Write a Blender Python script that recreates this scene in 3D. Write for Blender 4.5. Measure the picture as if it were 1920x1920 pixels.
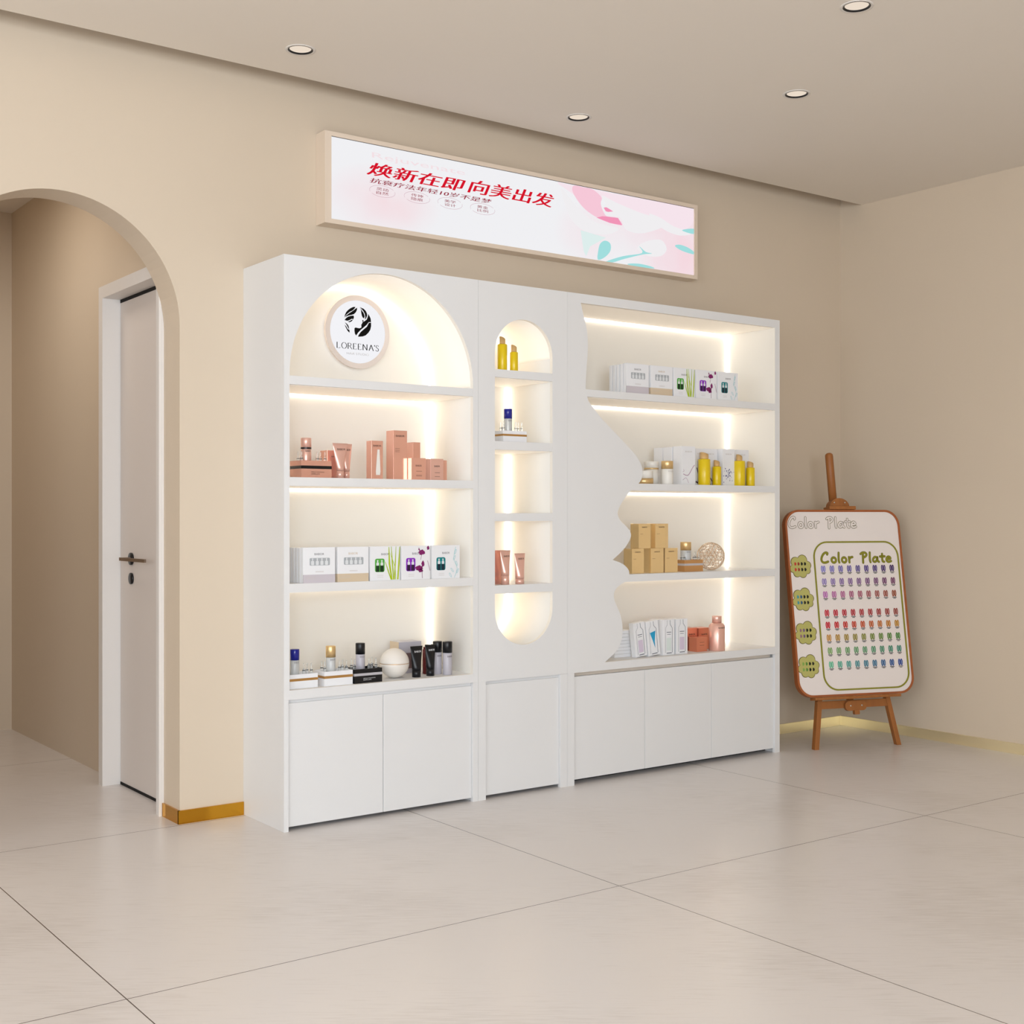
import bpy, bmesh, math, random
from mathutils import Vector, Matrix
from mathutils.geometry import tessellate_polygon
random.seed(7)
SC = bpy.context.scene
for o in list(bpy.data.objects): bpy.data.objects.remove(o)
COL = SC.collection
PI = math.pi
R = math.radians

# ------------------------------------------------------------------ camera
cd = bpy.data.cameras.new('camera'); cam = bpy.data.objects.new('camera', cd); COL.objects.link(cam)
cd.sensor_width = 36.0; cd.lens = 36.0 * 2374.55 / 1920.0
cd.shift_y = 7.0 / 1920.0
cd.clip_start = 0.05
cam.location = (0, 0, 1.2)
cam.rotation_euler = (R(90), 0, -R(36.3895))
SC.camera = cam

# ------------------------------------------------------------------ world, daylight, exposure
W = bpy.data.worlds.new('outside'); SC.world = W; W.use_nodes = True
W.node_tree.nodes['Background'].inputs[0].default_value = (0.95, 0.97, 1, 1)
W.node_tree.nodes['Background'].inputs[1].default_value = 1.0
def area(name, loc, rot, sx, sy, power, col):
    l = bpy.data.lights.new(name, 'AREA'); l.shape = 'RECTANGLE'; l.size = sx; l.size_y = sy
    l.energy = power; l.color = col
    o = bpy.data.objects.new(name, l); COL.objects.link(o); o.location = loc; o.rotation_euler = rot
    return o
# daylight entering by the shop front behind the camera and by the side window
area('daylight_shopfront', (-1.9, -4.05, 1.7), (R(90), 0, 0), 4.6, 2.3, 378, (0.86, 0.965, 1.08))
area('daylight_side', (-4.6, 0.2, 1.7), (R(90), 0, -R(90)), 4.6, 2.3, 112, (0.86, 0.965, 1.08))
VS = SC.view_settings
SC.display_settings.display_device = 'sRGB'
VS.view_transform = 'Standard'; VS.look = 'None'; VS.exposure = 0.0; VS.gamma = 1.0; VS.use_curve_mapping = False

# ------------------------------------------------------------------ helpers
def srgb(r, g, b):
    f = lambda c: (c/255/12.92) if c/255 <= 0.04045 else ((c/255+0.055)/1.055)**2.4
    return (f(r), f(g), f(b), 1)
MATS = {}
def mat(name, col, rough=0.5, metal=0.0, spec=0.5, noise=0.0, scale=8.0, stretch=(1,1,1), bump=0.0, trans=0.0, coat=0.0, ior=1.45):
    if name in MATS: return MATS[name]
    m = bpy.data.materials.new(name); m.use_nodes = True; MATS[name] = m
    nt = m.node_tree; b = nt.nodes['Principled BSDF']
    b.inputs['Base Color'].default_value = col; b.inputs['Roughness'].default_value = rough
    b.inputs['Metallic'].default_value = metal; b.inputs['Specular IOR Level'].default_value = spec
    b.inputs['Transmission Weight'].default_value = trans; b.inputs['Coat Weight'].default_value = coat
    b.inputs['IOR'].default_value = ior
    if noise or bump:
        tc = nt.nodes.new('ShaderNodeTexCoord'); mp = nt.nodes.new('ShaderNodeMapping'); nz = nt.nodes.new('ShaderNodeTexNoise')
        mp.inputs['Scale'].default_value = stretch; nz.inputs['Scale'].default_value = scale; nz.inputs['Detail'].default_value = 6
        nt.links.new(tc.outputs['Object'], mp.inputs[0]); nt.links.new(mp.outputs[0], nz.inputs['Vector'])
        if noise:
            rp = nt.nodes.new('ShaderNodeMix'); rp.data_type = 'RGBA'
            rp.inputs[6].default_value = tuple(c*(1-noise) for c in col[:3])+(1,)
            rp.inputs[7].default_value = tuple(min(1, c*(1+noise)) for c in col[:3])+(1,)
            nt.links.new(nz.outputs[0], rp.inputs[0]); nt.links.new(rp.outputs[2], b.inputs['Base Color'])
        if bump:
            bp = nt.nodes.new('ShaderNodeBump'); bp.inputs['Strength'].default_value = bump; bp.inputs['Distance'].default_value = 0.01
            nt.links.new(nz.outputs[0], bp.inputs['Height']); nt.links.new(bp.outputs[0], b.inputs['Normal'])
    return m
def emis(name, col, s):
    if name in MATS: return MATS[name]
    m = bpy.data.materials.new(name); m.use_nodes = True; MATS[name] = m
    b = m.node_tree.nodes['Principled BSDF']
    b.inputs['Base Color'].default_value = (0, 0, 0, 1); b.inputs['Roughness'].default_value = 1; b.inputs['Specular IOR Level'].default_value = 0
    b.inputs['Emission Color'].default_value = col; b.inputs['Emission Strength'].default_value = s
    return m

class MB:
    def __init__(s): s.v = []; s.f = []; s.sm = []; s.mi = []; s.mats = []; s.cur = 0
    def use(s, m):
        if m not in s.mats: s.mats.append(m)
        s.cur = s.mats.index(m); return s
    def add(s, vs, fs, smooth=False):
        n = len(s.v); s.v += [tuple(v) for v in vs]
        for f in fs: s.f.append([i+n for i in f]); s.sm.append(smooth); s.mi.append(s.cur)
        return s
    def box(s, x0, x1, y0, y1, z0, z1):
        v = [(x, y, z) for z in (z0, z1) for y in (y0, y1) for x in (x0, x1)]
        return s.add(v, [(0,2,3,1), (4,5,7,6), (0,1,5,4), (2,6,7,3), (0,4,6,2), (1,3,7,5)])
    def prism(s, outer, y0, y1, holes=(), smooth_side=False, hole_mat=None):      # outline in x,z extruded along y
        loops = [list(outer)] + [list(h) for h in holes]
        tri = tessellate_polygon([[Vector((a, b, 0)) for a, b in lp] for lp in loops])
        flat = [p for lp in loops for p in lp]; n = len(flat)
        s.add([(a, y0, b) for a, b in flat] + [(a, y1, b) for a, b in flat],
              [tuple(t) for t in tri] + [tuple(i+n for i in reversed(t)) for t in tri])
        for q, lp in enumerate(loops):
            if q and hole_mat: s.use(hole_mat)
            k = len(lp)
            s.add([(a, y0, b) for a, b in lp] + [(a, y1, b) for a, b in lp], [(i, (i+1) % k, (i+1) % k+k, i+k) for i in range(k)], smooth_side)
        return s
    def hprism(s, outer, z0, z1, holes=()):                         # outline in x,y extruded along z
        t = MB(); t.prism(outer, z0, z1, holes)
        return s.add([(x, z, y) for x, y, z in t.v], t.f)
    def flat(s, pts, y):                                            # printed shape facing -y
        tri = tessellate_polygon([[Vector((a, b, 0)) for a, b in pts]])
        return s.add([(a, y, b) for a, b in pts], [tuple(t) for t in tri])
    def lathe(s, prof, seg=24, c=(0, 0, 0), smooth=True, sx=1, sy=1, caps=False):
        n = len(prof); v = []; f = []
        for i in range(seg):
            a = 2*PI*i/seg
            for r, z in prof: v.append((c[0]+r*math.cos(a)*sx, c[1]+r*math.sin(a)*sy, c[2]+z))
        for i in range(seg):
            j = (i+1) % seg
            for k in range(n-1): f.append((i*n+k, j*n+k, j*n+k+1, i*n+k+1))
        s.add(v, f, smooth)
        for k in ((0, n-1) if caps else ()):
            if prof[k][0] > 1e-6: s.add([v[i*n+k] for i in range(seg)], [tuple(range(seg))])
        return s
    def build(s, name, parent=None, m=None, loc=None):
        me = bpy.data.meshes.new(name); me.from_pydata(s.v, [], s.f)
        for mm in (s.mats or [m]): me.materials.append(mm)
        me.polygons.foreach_set('use_smooth', s.sm); me.polygons.foreach_set('material_index', s.mi)
        bm = bmesh.new(); bm.from_mesh(me); bmesh.ops.remove_doubles(bm, verts=bm.verts, dist=1e-6)
        bmesh.ops.recalc_face_normals(bm, faces=bm.faces); bm.to_mesh(me); bm.free(); me.update()
        o = bpy.data.objects.new(name, me); COL.objects.link(o)
        if parent: o.parent = parent
        if loc: o.location = loc
        return o
def B(name, parent, m, *a, bevel=0.0):
    o = MB().box(*a).build(name, parent, m)
    if bevel:
        md = o.modifiers.new('bevel', 'BEVEL'); md.width = bevel; md.segments = 2; md.limit_method = 'ANGLE'
    return o
def thing(name, label, cat, loc=(0, 0, 0), rz=0, group=None):
    o = bpy.data.objects.new(name, None); COL.objects.link(o); o.empty_display_size = 0.05
    o.location = loc; o.rotation_euler = (0, 0, rz); o['label'] = label; o['category'] = cat
    if group: o['group'] = group
    return o
def tag(o, label, cat, group=None):
    o['label'] = label; o['category'] = cat
    if group: o['group'] = group
    return o
def struct(o): o['kind'] = 'structure'; return o
def dup(root, loc, label, rz=None, group=None):
    r = root.copy(); COL.objects.link(r); r.location = loc; r['label'] = label
    if rz is not None: r.rotation_euler = (0, 0, rz)
    if group: r['group'] = group
    for ch in list(root.children):
        c = ch.copy(); COL.objects.link(c); c.parent = r
        for g in list(ch.children):
            d = g.copy(); COL.objects.link(d); d.parent = c
    return r
TXT = {}
def text_mesh(s, bold=0.0, shear=0.0, m=None):
    k = (s, bold, shear, m.name)
    if k in TXT: return TXT[k]
    cu = bpy.data.curves.new('t', 'FONT'); cu.body = s; cu.size = 1; cu.align_x = 'LEFT'; cu.shear = shear
    cu.resolution_u = 3
    o = bpy.data.objects.new('t', cu); COL.objects.link(o)
    dg = bpy.context.evaluated_depsgraph_get(); dg.update()
    me = bpy.data.meshes.new_from_object(o.evaluated_get(dg))
    bpy.data.objects.remove(o)
    xs = [v.co.x for v in me.vertices]; ys = [v.co.y for v in me.vertices]
    x0, x1, y0, y1 = min(xs), max(xs), min(ys), max(ys)
    for v in me.vertices: v.co = ((v.co.x-x0)/(x1-x0), 0, (v.co.y-y0)/(y1-y0))
    if bold:
        bm = bmesh.new(); bm.from_mesh(me); base = list(bm.faces)
        for q in (1, 2, 3):
            g = bmesh.ops.duplicate(bm, geom=base)
            for v in [e for e in g['geom'] if isinstance(e, bmesh.types.BMVert)]: v.co.x += bold*q/3; v.co.y -= .0001*q
        bm.to_mesh(me); bm.free()
    me.materials.clear(); me.materials.append(m)
    TXT[k] = me
    return me
def text(name, s, x0, x1, z0, z1, y, m, parent=None, bold=0.0, shear=0.0, tilt=0.0):
    o = bpy.data.objects.new(name, text_mesh(s, bold, shear, m)); COL.objects.link(o)
    o.scale = (x1-x0, 1, z1-z0); o.location = (x0, y, z0)
    if tilt: o.rotation_euler = (0, -tilt, 0)
    if parent: o.parent = parent
    return o
def curved_text(s, r, w, z0, h, m, parent, ang=0.35):
    src = text_mesh(s, 0.0, 0.0, m); me = src.copy()
    for v in me.vertices:
        a = (v.co.x-.5)*w/r+ang-.35; v.co = ((r+.0004)*math.sin(a), -(r+.0004)*math.cos(a), z0+v.co.z*h)
    o = bpy.data.objects.new('lettering', me); COL.objects.link(o); o.parent = parent
    return o
def smooth_path(p, closed=False, n=6):
    out = []; N = len(p)
    for i in range(N if closed else N-1):
        g = lambda k: p[k % N] if closed else p[max(0, min(N-1, k))]
        a, b, c, d = g(i-1), g(i), g(i+1), g(i+2)
        for j in range(n):
            t = j/n; t2 = t*t; t3 = t2*t
            out.append(tuple(0.5*((2*b[q])+(-a[q]+c[q])*t+(2*a[q]-5*b[q]+4*c[q]-d[q])*t2+(-a[q]+3*b[q]-3*c[q]+d[q])*t3) for q in (0, 1)))
    if not closed: out.append(tuple(p[-1]))
    return out
def arc(cx, cz, r, a0, a1, n=24): return [(cx+r*math.cos(R(a0+(a1-a0)*i/n)), cz+r*math.sin(R(a0+(a1-a0)*i/n))) for i in range(n+1)]
def rrect(x0, x1, z0, z1, r, n=10):
    return arc(x1-r, z1-r, r, 0, 90, n)+arc(x0+r, z1-r, r, 90, 180, n)+arc(x0+r, z0+r, r, 180, 270, n)+arc(x1-r, z0+r, r, 270, 360, n)
def stroke(mb, pts, w, y, thin=None, caps=True):
    n = len(pts); L_ = []
    for i in range(n):
        (a, b), (c, d) = pts[max(0, i-1)], pts[min(n-1, i+1)]; l = math.hypot(c-a, d-b) or 1e-9
        ww = w if thin is None else thin+(w-thin)*abs(d-b)/l
        nx, nz = -(d-b)/l*ww/2, (c-a)/l*ww/2
        L_ += [(pts[i][0]+nx, y, pts[i][1]+nz), (pts[i][0]-nx, y, pts[i][1]-nz)]
    mb.add(L_, [(2*i, 2*i+1, 2*i+3, 2*i+2) for i in range(n-1)])
    if caps and thin is None:
        for i in (0, n-1): a, b = pts[i]; mb.add([(p, y-6e-5, q) for p, q in arc(a, b, w/2, 0, 330, 11)], [tuple(range(12))])

# ------------------------------------------------------------------ materials
wall_m = mat('wall_paint', srgb(216, 199, 177), 0.75, noise=0.015, scale=3, bump=0.02)
ceil_m = mat('ceiling_paint', srgb(236, 227, 215), 0.85, noise=0.01, scale=2)
white_m = mat('cabinet_lacquer', srgb(232, 231, 230), 0.42, spec=0.4, noise=0.008, scale=5)
inner_m = mat('niche_lining', srgb(243, 238, 229), 0.6, spec=0.25)
door_m = mat('door_lacquer', srgb(226, 216, 208), 0.45, spec=0.3)
casing_m = mat('casing_white', srgb(232, 226, 220), 0.45)
brass_m = mat('brushed_brass', srgb(214, 158, 50), 0.14, metal=1.0, noise=0.02, scale=20)
black_m = mat('black_gloss', (0.006, 0.006, 0.007, 1), 0.35)
dark_m = mat('dark_gap', (0.01, 0.009, 0.008, 1), 0.9)
led_m = emis('led_light', (1.0, 0.91, 0.78, 1), 7.5)
glow_m = mat('added_glow_panel', srgb(240, 232, 220), .7)
b_ = glow_m.node_tree.nodes['Principled BSDF']; b_.inputs['Emission Color'].default_value = (1.0, 0.86, 0.70, 1); b_.inputs['Emission Strength'].default_value = 0.26  # glow added under shelves and in arch tops to lift the niches
trimw_m = mat('trim_white', srgb(228, 222, 214), 0.5)

# floor: large satin tiles with fine dark joints
def floor_mat():
    m = bpy.data.materials.new('porcelain_tiles'); m.use_nodes = True; nt = m.node_tree; b = nt.nodes['Principled BSDF']
    N = nt.nodes.new; L = nt.links.new
    tc = N('ShaderNodeTexCoord'); sp = N('ShaderNodeSeparateXYZ'); L(tc.outputs['Object'], sp.inputs[0])
    masks = []
    for ax, off, step in (('X', 1.095, 1.6205), ('Y', 3.098, 1.617)):
        a = N('ShaderNodeMath'); a.operation = 'SUBTRACT'; L(sp.outputs[ax], a.inputs[0]); a.inputs[1].default_value = off-step/2
        w = N('ShaderNodeMath'); w.operation = 'FLOORED_MODULO'; L(a.outputs[0], w.inputs[0]); w.inputs[1].default_value = step
        c = N('ShaderNodeMath'); c.operation = 'SUBTRACT'; L(w.outputs[0], c.inputs[0]); c.inputs[1].default_value = step/2
        d = N('ShaderNodeMath'); d.operation = 'ABSOLUTE'; L(c.outputs[0], d.inputs[0])
        e = N('ShaderNodeMath'); e.operation = 'LESS_THAN'; L(d.outputs[0], e.inputs[0]); e.inputs[1].default_value = 0.0016
        masks.append(e)
    mx = N('ShaderNodeMath'); mx.operation = 'MAXIMUM'; L(masks[0].outputs[0], mx.inputs[0]); L(masks[1].outputs[0], mx.inputs[1])
    mp = N('ShaderNodeMapping'); mp.inputs['Scale'].default_value = (1, 1, 1); mp.inputs['Rotation'].default_value = (0, 0, R(36)); L(tc.outputs['Object'], mp.inputs[0])
    mp2 = N('ShaderNodeMapping'); mp2.inputs['Scale'].default_value = (3, 45, 1); L(mp.outputs[0], mp2.inputs[0])
    n1 = N('ShaderNodeTexNoise'); n1.inputs['Scale'].default_value = 3; n1.inputs['Detail'].default_value = 8; L(mp2.outputs[0], n1.inputs['Vector'])
    n2 = N('ShaderNodeTexNoise'); n2.inputs['Scale'].default_value = 1.6; n2.inputs['Detail'].default_value = 5; L(tc.outputs['Object'], n2.inputs['Vector'])
    ad = N('ShaderNodeMath'); ad.operation = 'ADD'; L(n1.outputs[0], ad.inputs[0]); L(n2.outputs[0], ad.inputs[1])
    rp = N('ShaderNodeValToRGB'); L(ad.outputs[0], rp.inputs[0])
    rp.color_ramp.elements[0].position = 0.75; rp.color_ramp.elements[0].color = srgb(222, 215, 211)
    rp.color_ramp.elements[1].position = 1.25; rp.color_ramp.elements[1].color = srgb(232, 226, 223)
    mix = N('ShaderNodeMix'); mix.data_type = 'RGBA'; L(mx.outputs[0], mix.inputs[0]); L(rp.outputs[0], mix.inputs[6]); mix.inputs[7].default_value = srgb(70, 55, 45)
    L(mix.outputs[2], b.inputs['Base Color'])
    b.inputs['Roughness'].default_value = 0.27; b.inputs['Specular IOR Level'].default_value = 0.5
    bp = N('ShaderNodeBump'); bp.inputs['Strength'].default_value = 0.04; bp.inputs['Distance'].default_value = 0.002; L(n1.outputs[0], bp.inputs['Height']); L(bp.outputs[0], b.inputs['Normal'])
    return m
floor_m = floor_mat()

# ------------------------------------------------------------------ room
WY = 4.735; WX = 5.833; CZ = 2.955; WB = 4.90
struct(MB().box(-4.6, 5.95, -4.1, 8.0, -0.12, 0).build('floor', None, floor_m))
AR, AXR, AZ = 0.46, 1.883, 1.938; AXL = AXR-2*AR
back = [(-4.6, 0), (AXL, 0)] + list(reversed(arc(AXL+AR, AZ, AR, 0, 180, 48))) + [(AXR, 0), (WX+.12, 0), (WX+.12, 3.25), (-4.6, 3.25)]
struct(MB().prism(back, WY, WB).build('wall_back', None, wall_m))
struct(B('wall_right', None, wall_m, WX, WX+.12, -4.1, WY, 0, 3.25))
wl = [(-4.1, 0), (WY, 0), (WY, 3.25), (-4.1, 3.25)]; wh = [(-2.1, .55), (2.5, .55), (2.5, 2.85), (-2.1, 2.85)]
t = MB().prism(wl, -4.6, -4.5, [wh]); t.v = [(y, x, z) for x, y, z in t.v]; struct(t.build('wall_left', None, wall_m))
struct(MB().prism([(-4.6, 0), (WX, 0), (WX, 3.25), (-4.6, 3.25)], -4.1, -4.0, [[(-4.2, .55), (.4, .55), (.4, 2.85), (-4.2, 2.85)]]).build('wall_front', None, wall_m))
DL = [(2.188, 4.312), (3.547, 4.318), (3.545, 2.808), (4.080, 3.540)]
DR = 0.0475
struct(MB().hprism([(-4.6, -4.1), (WX, -4.1), (WX, 4.585), (-4.6, 4.585)], CZ, CZ+.05,
       [[(x+DR*math.cos(2*PI*i/32), y+DR*math.sin(2*PI*i/32)) for i in range(32)] for x, y in DL]).build('ceiling', None, ceil_m))
struct(B('trim_1', None, ceil_m, -4.6, WX, 4.4, WY, 3.12, 3.2))            # top of the shadow gap along the wall
struct(B('trim_2', None, dark_m, -4.6, WX, -4.1, 4.4, 3.06, 3.12))         # plenum above the ceiling
# window frames in the openings behind the camera
def window(n, x0, x1, y, rot):
    m = MB()
    for a in (x0, (x0+x1)/2-.025, x1-.05): m.box(a, a+.05, -.03, .03, .55, 2.85)
    m.box(x0, x1, -.03, .03, .55, .6); m.box(x0, x1, -.03, .03, 2.80, 2.85)
    if rot: m.v = [(b, a, c) for a, b, c in m.v]
    o = m.build('window_%d' % n, None, casing_m); o.location = (y, 0, 0) if rot else (0, y, 0); struct(o)
window(1, -4.2, .4, -3.97, False); window(2, -2.1, 2.5, -4.47, True)
# brass skirting
struct(B('baseboard_back', None, brass_m, 1.875, 2.148, 4.727, WY, 0, .053))
struct(B('baseboard_arch', None, brass_m, 1.875, AXR, 4.7271, 4.899, 0, .053))
struct(B('baseboard_left', None, brass_m, -4.5, AXL+.008, 4.727, WY, 0, .053))
brass_bright_m = mat('brass_bright_reflection', srgb(244, 228, 186), .28, metal=.7)  # right-hand brass skirting, its bright reflection put into a paler colour
struct(B('baseboard_corner', None, brass_bright_m, 4.912, WX-.008, 4.727, WY, 0, .053))
struct(B('baseboard_right', None, brass_bright_m, WX-.008, WX, -4.0, WY, 0, .053))

# corridor beyond the arch with the white door
struct(B('wall_corridor_left', None, wall_m, .45, .55, WB, 8, 0, 2.9))
struct(B('wall_corridor_end', None, wall_m, .55, 1.96, 7.4, 7.5, 0, 2.9))
struct(MB().box(1.96, 2.06, WB, 4.952, 0, 2.9).box(1.96, 2.06, 5.6, 7.4, 0, 2.9).box(1.96, 2.06, 4.952, 5.6, 2.17, 2.9).build('wall_corridor_right', None, wall_m))
struct(B('ceiling_corridor', None, ceil_m, .55, 2.06, WB, 7.4, 2.9, 2.95))
d = struct(MB().box(1.951, 1.985, 4.954, 5.596, .006, 2.152).build('door_1', None, door_m))
fr = MB().box(1.870, 1.96, 4.901, 4.951, 0, 2.218).box(1.870, 1.96, 5.60, 5.65, 0, 2.218).box(1.870, 1.96, 4.951, 5.60, 2.165, 2.218)
fr.box(1.862, 1.872, 4.899, 4.912, 0, 2.225)
fr.build('door_casing', d, casing_m)
B('threshold_shade', d, dark_m, 1.949, 1.955, 4.954, 5.596, 0, .0125); B('door_top_shade', d, dark_m, 1.949, 1.955, 4.954, 5.596, 2.150, 2.165)  # dark strips stand in for the shade in the door gaps
hb = MB(); hb.lathe([(0, 0), (.027, 0), (.027, .008), (.0, .008)], 24); hb.v = [(1.951-z, 5.455+x, 1.011+y) for x, y, z in hb.v]; rose = hb.build('handle_rose', d, black_m)
hb = MB(); hb.lathe([(0, 0), (.025, 0), (.025, .007), (.0, .007)], 24); hb.v = [(1.951-z, 5.455+x, .925+y) for x, y, z in hb.v]; hb.build('keyhole_rose', d, black_m)
area('added_corridor_fill', (1.15, 6.1, 2.88), (0, 0, 0), .6, .6, 9, (1.0, .93, .84))  # unseen fill light, added to brighten the door
hm = mat('handle_bronze', srgb(150, 130, 112), .4, metal=.8)
hb = MB().box(1.905, 1.943, 5.447, 5.463, 1.004, 1.018).box(1.897, 1.906, 5.16, 5.463, 1.004, 1.018); hb.build('lever', d, hm)

# ------------------------------------------------------------------ downlights
lamp_m = emis('lamp_disc', srgb(240, 224, 206), .95)
def downlight(x, y, lab):
    t = thing('downlight', lab, 'ceiling light', (x, y, CZ), 0, 'recessed round downlights in the ceiling')
    MB().lathe([(.0455, .012), (.0455, -.0015), (.056, -.0025), (.057, 0.0)], 40).build('trim_ring', t, trimw_m)
    MB().lathe([(.0452, -.0022), (.0470, -.0022), (.0470, .02), (.0400, .02), (.0405, .003), (.0452, -.0022)], 40).build('black_baffle', t, black_m)
    MB().lathe([(0, .003), (.0405, .003), (.0405, .006), (0, .006)], 40).build('lamp_disc', t, lamp_m)
downlight(*DL[0], 'round recessed downlight at the upper left, above the arched cabinet end')
downlight(*DL[1], 'recessed downlight right above the illuminated sign, the lowest in the view')
downlight(*DL[2], 'recessed downlight in the top right corner, nearest the viewer')
downlight(*DL[3], 'recessed downlight in the right part of the ceiling, smaller looking, alone')

# ------------------------------------------------------------------ wall sign
def screen_mat():
    m = bpy.data.materials.new('backlit_print'); m.use_nodes = True; nt = m.node_tree; b = nt.nodes['Principled BSDF']; N = nt.nodes.new; L = nt.links.new
    tc = N('ShaderNodeTexCoord'); last = None
    blobs = [((0.28, .5, .13), (.30, .16), srgb(250, 205, 212)), ((1.42, .5, .14), (.22, .16), srgb(250, 214, 222)), ((1.92, .5, .22), (.42, .26), srgb(252, 190, 205)), ((2.0, .5, .02), (.3, .2), srgb(252, 200, 212))]
    base = srgb(243, 243, 246)
    for c, rr, col in blobs:
        mp = N('ShaderNodeMapping'); mp.vector_type = 'POINT'
        mp.inputs['Location'].default_value = (-c[0]/rr[0], 0, -c[2]/rr[1]); mp.inputs['Scale'].default_value = (1/rr[0], 0, 1/rr[1])
        L(tc.outputs['Object'], mp.inputs[0]); g = N('ShaderNodeTexGradient'); g.gradient_type = 'SPHERICAL'; L(mp.outputs[0], g.inputs[0])
        nz = N('ShaderNodeTexNoise'); nz.inputs['Scale'].default_value = 4; L(tc.outputs['Object'], nz.inputs['Vector'])
        mu = N('ShaderNodeMath'); mu.operation = 'MULTIPLY'; L(g.outputs[1], mu.inputs[0]); L(nz.outputs[0], mu.inputs[1])
        mx = N('ShaderNodeMix'); mx.data_type = 'RGBA'; L(mu.outputs[0], mx.inputs[0])
        if last: L(last.outputs[2], mx.inputs[6])
        else: mx.inputs[6].default_value = base
        mx.inputs[7].default_value = col; last = mx
    L(last.outputs[2], b.inputs['Emission Color']); b.inputs['Emission Strength'].default_value = .95
    b.inputs['Base Color'].default_value = (0.02, .02, .02, 1); b.inputs['Roughness'].default_value = .4; b.inputs['Specular IOR Level'].default_value = .1
    return m
sg = thing('light_box_sign', 'long beige framed light box sign with red Chinese lettering above the cabinets', 'sign', (2.474, 4.655, 2.409))
frame_m = mat('sign_frame_beige', srgb(232, 214, 194), .5)
SW, SH = 2.137, .380
MB().prism([(0, 0), (SW, 0), (SW, SH), (0, SH)], 0, .079, [[(.030, .019), (SW-.022, .019), (SW-.022, SH-.018), (.030, SH-.018)]]).build('frame', sg, frame_m)
scn = MB().box(.030, SW-.022, .006, .03, .019, SH-.018).build('lit_panel', sg, screen_mat())
B('recess_shade', sg, dark_m, .030, SW-.022, .0045, .006, SH-.0195, SH-.018)  # dark strip for the shade along the top of the recessed panel
red_m = emis('sign_red', srgb(214, 20, 42), 1.0); red2_m = emis('sign_dark_red', srgb(150, 40, 60), 1.0)
fp_m = emis('sign_faint', srgb(243, 224, 228), 1.0); ln_m = emis('sign_line', srgb(205, 170, 180), 1.0)
ox, oz = 2.474, 2.409
text('headline', '焕新在即', .198, .700, .230, .286, .0045, red_m, sg, bold=.011, shear=.26)
text('headline', '向美出发', .712, 1.200, .232, .294, .0045, red_m, sg, bold=.011, shear=.26)
text('strapline', '抗衰疗法年轻10岁不是梦', .214, .845, .198, .219, .0045, red2_m, sg, bold=.0022, shear=.2)
text('faint_heading', 'Rejuvenate', .225, .700, .298, .328, .0048, fp_m, sg)
for i, (x0, x1, a, b_) in enumerate([(.213, .339, '灵动', '自然'), (.384, .515, '传神', '隐痕'), (.556, .686, '美学', '设计'), (.729, .864, '黄金', '比例')]):
    mb = MB().use(ln_m); cx = (x0+x1)/2; rx = (x1-x0)/2
    stroke(mb, [(cx+rx*math.cos(R(q)), .169+.024*math.sin(R(q))) for q in range(30, 205, 8)], .0014, .0045, caps=False)
    stroke(mb, [(cx+rx*math.cos(R(q)), .169+.024*math.sin(R(q))) for q in range(215, 380, 8)], .0014, .0045, caps=False)
    ov = mb.build('oval_badge', sg)
    text('badge_lettering', a, cx-.03, cx+.03, .171, .184, .0045, red2_m, ov); text('badge_lettering', b_, cx-.03, cx+.03, .155, .168, .0045, red2_m, ov)
def P(lst): return [(a-ox, b-oz) for a, b in lst]
# artwork: pale face in profile among pink hair and mint leaves
pink = emis('art_pink', srgb(246, 200, 216), 1.0); pink_l = emis('art_pale_pink', srgb(246, 228, 236), 1.0); rose_m = emis('art_rose', srgb(242, 150, 184), 1.0)
mint = emis('art_mint', srgb(162, 222, 222), 1.0); mint_l = emis('art_pale_mint', srgb(222, 238, 236), 1.0); wht = emis('art_white', srgb(240, 238, 240), 1.0)
mb = MB()
mb.use(pink_l).flat(smooth_path(P([(3.70, 2.765), (3.80, 2.766), (4.2, 2.766), (4.56, 2.768), (4.585, 2.70), (4.50, 2.64), (4.40, 2.64), (4.25, 2.68), (4.10, 2.71), (3.97, 2.73), (3.86, 2.70), (3.78, 2.73)]), True, 4), .0056)
mb.use(pink).flat(smooth_path(P([(3.80, 2.766), (3.857, 2.767), (3.907, 2.767), (3.947, 2.752), (3.972, 2.732), (3.966, 2.705), (3.980, 2.672), (4.007, 2.648), (4.070, 2.650), (4.103, 2.619), (4.02, 2.620), (3.94, 2.635), (3.87, 2.662), (3.82, 2.70), (3.79, 2.74)]), True, 4), .0053)
mb.use(rose_m).flat(P([(3.975, 2.645), (4.007, 2.648), (4.076, 2.651), (4.103, 2.619), (4.024, 2.619), (3.94, 2.633)]), .0051)
mb.use(wht).flat(smooth_path(P([(3.975, 2.745), (3.995, 2.71), (3.984, 2.69), (3.992, 2.67), (4.01, 2.655), (4.09, 2.655), (4.13, 2.60), (4.25, 2.60), (4.40, 2.67), (4.20, 2.70), (4.06, 2.725)]), True, 4), .0055)
mb.use(rose_m).flat(P([(3.984, 2.687), (4.000, 2.692), (4.013, 2.689), (4.045, 2.678), (4.013, 2.671), (3.998, 2.672)]), .0052)
mb.use(wht).flat(smooth_path(P([(3.72, 2.74), (3.78, 2.70), (3.84, 2.65), (3.94, 2.61), (4.08, 2.60), (4.0, 2.56), (3.86, 2.56), (3.77, 2.62)]), True, 4), .0054)
mb.use(wht).flat(smooth_path(P([(4.20, 2.52), (4.26, 2.56), (4.36, 2.58), (4.40, 2.54), (4.36, 2.50), (4.27, 2.49)]), True, 4), .0054)
mb.use(wht).flat(smooth_path(P([(4.28, 2.70), (4.36, 2.69), (4.45, 2.66), (4.58, 2.645), (4.50, 2.62), (4.40, 2.63), (4.33, 2.66)]), True, 4), .0054)
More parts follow.
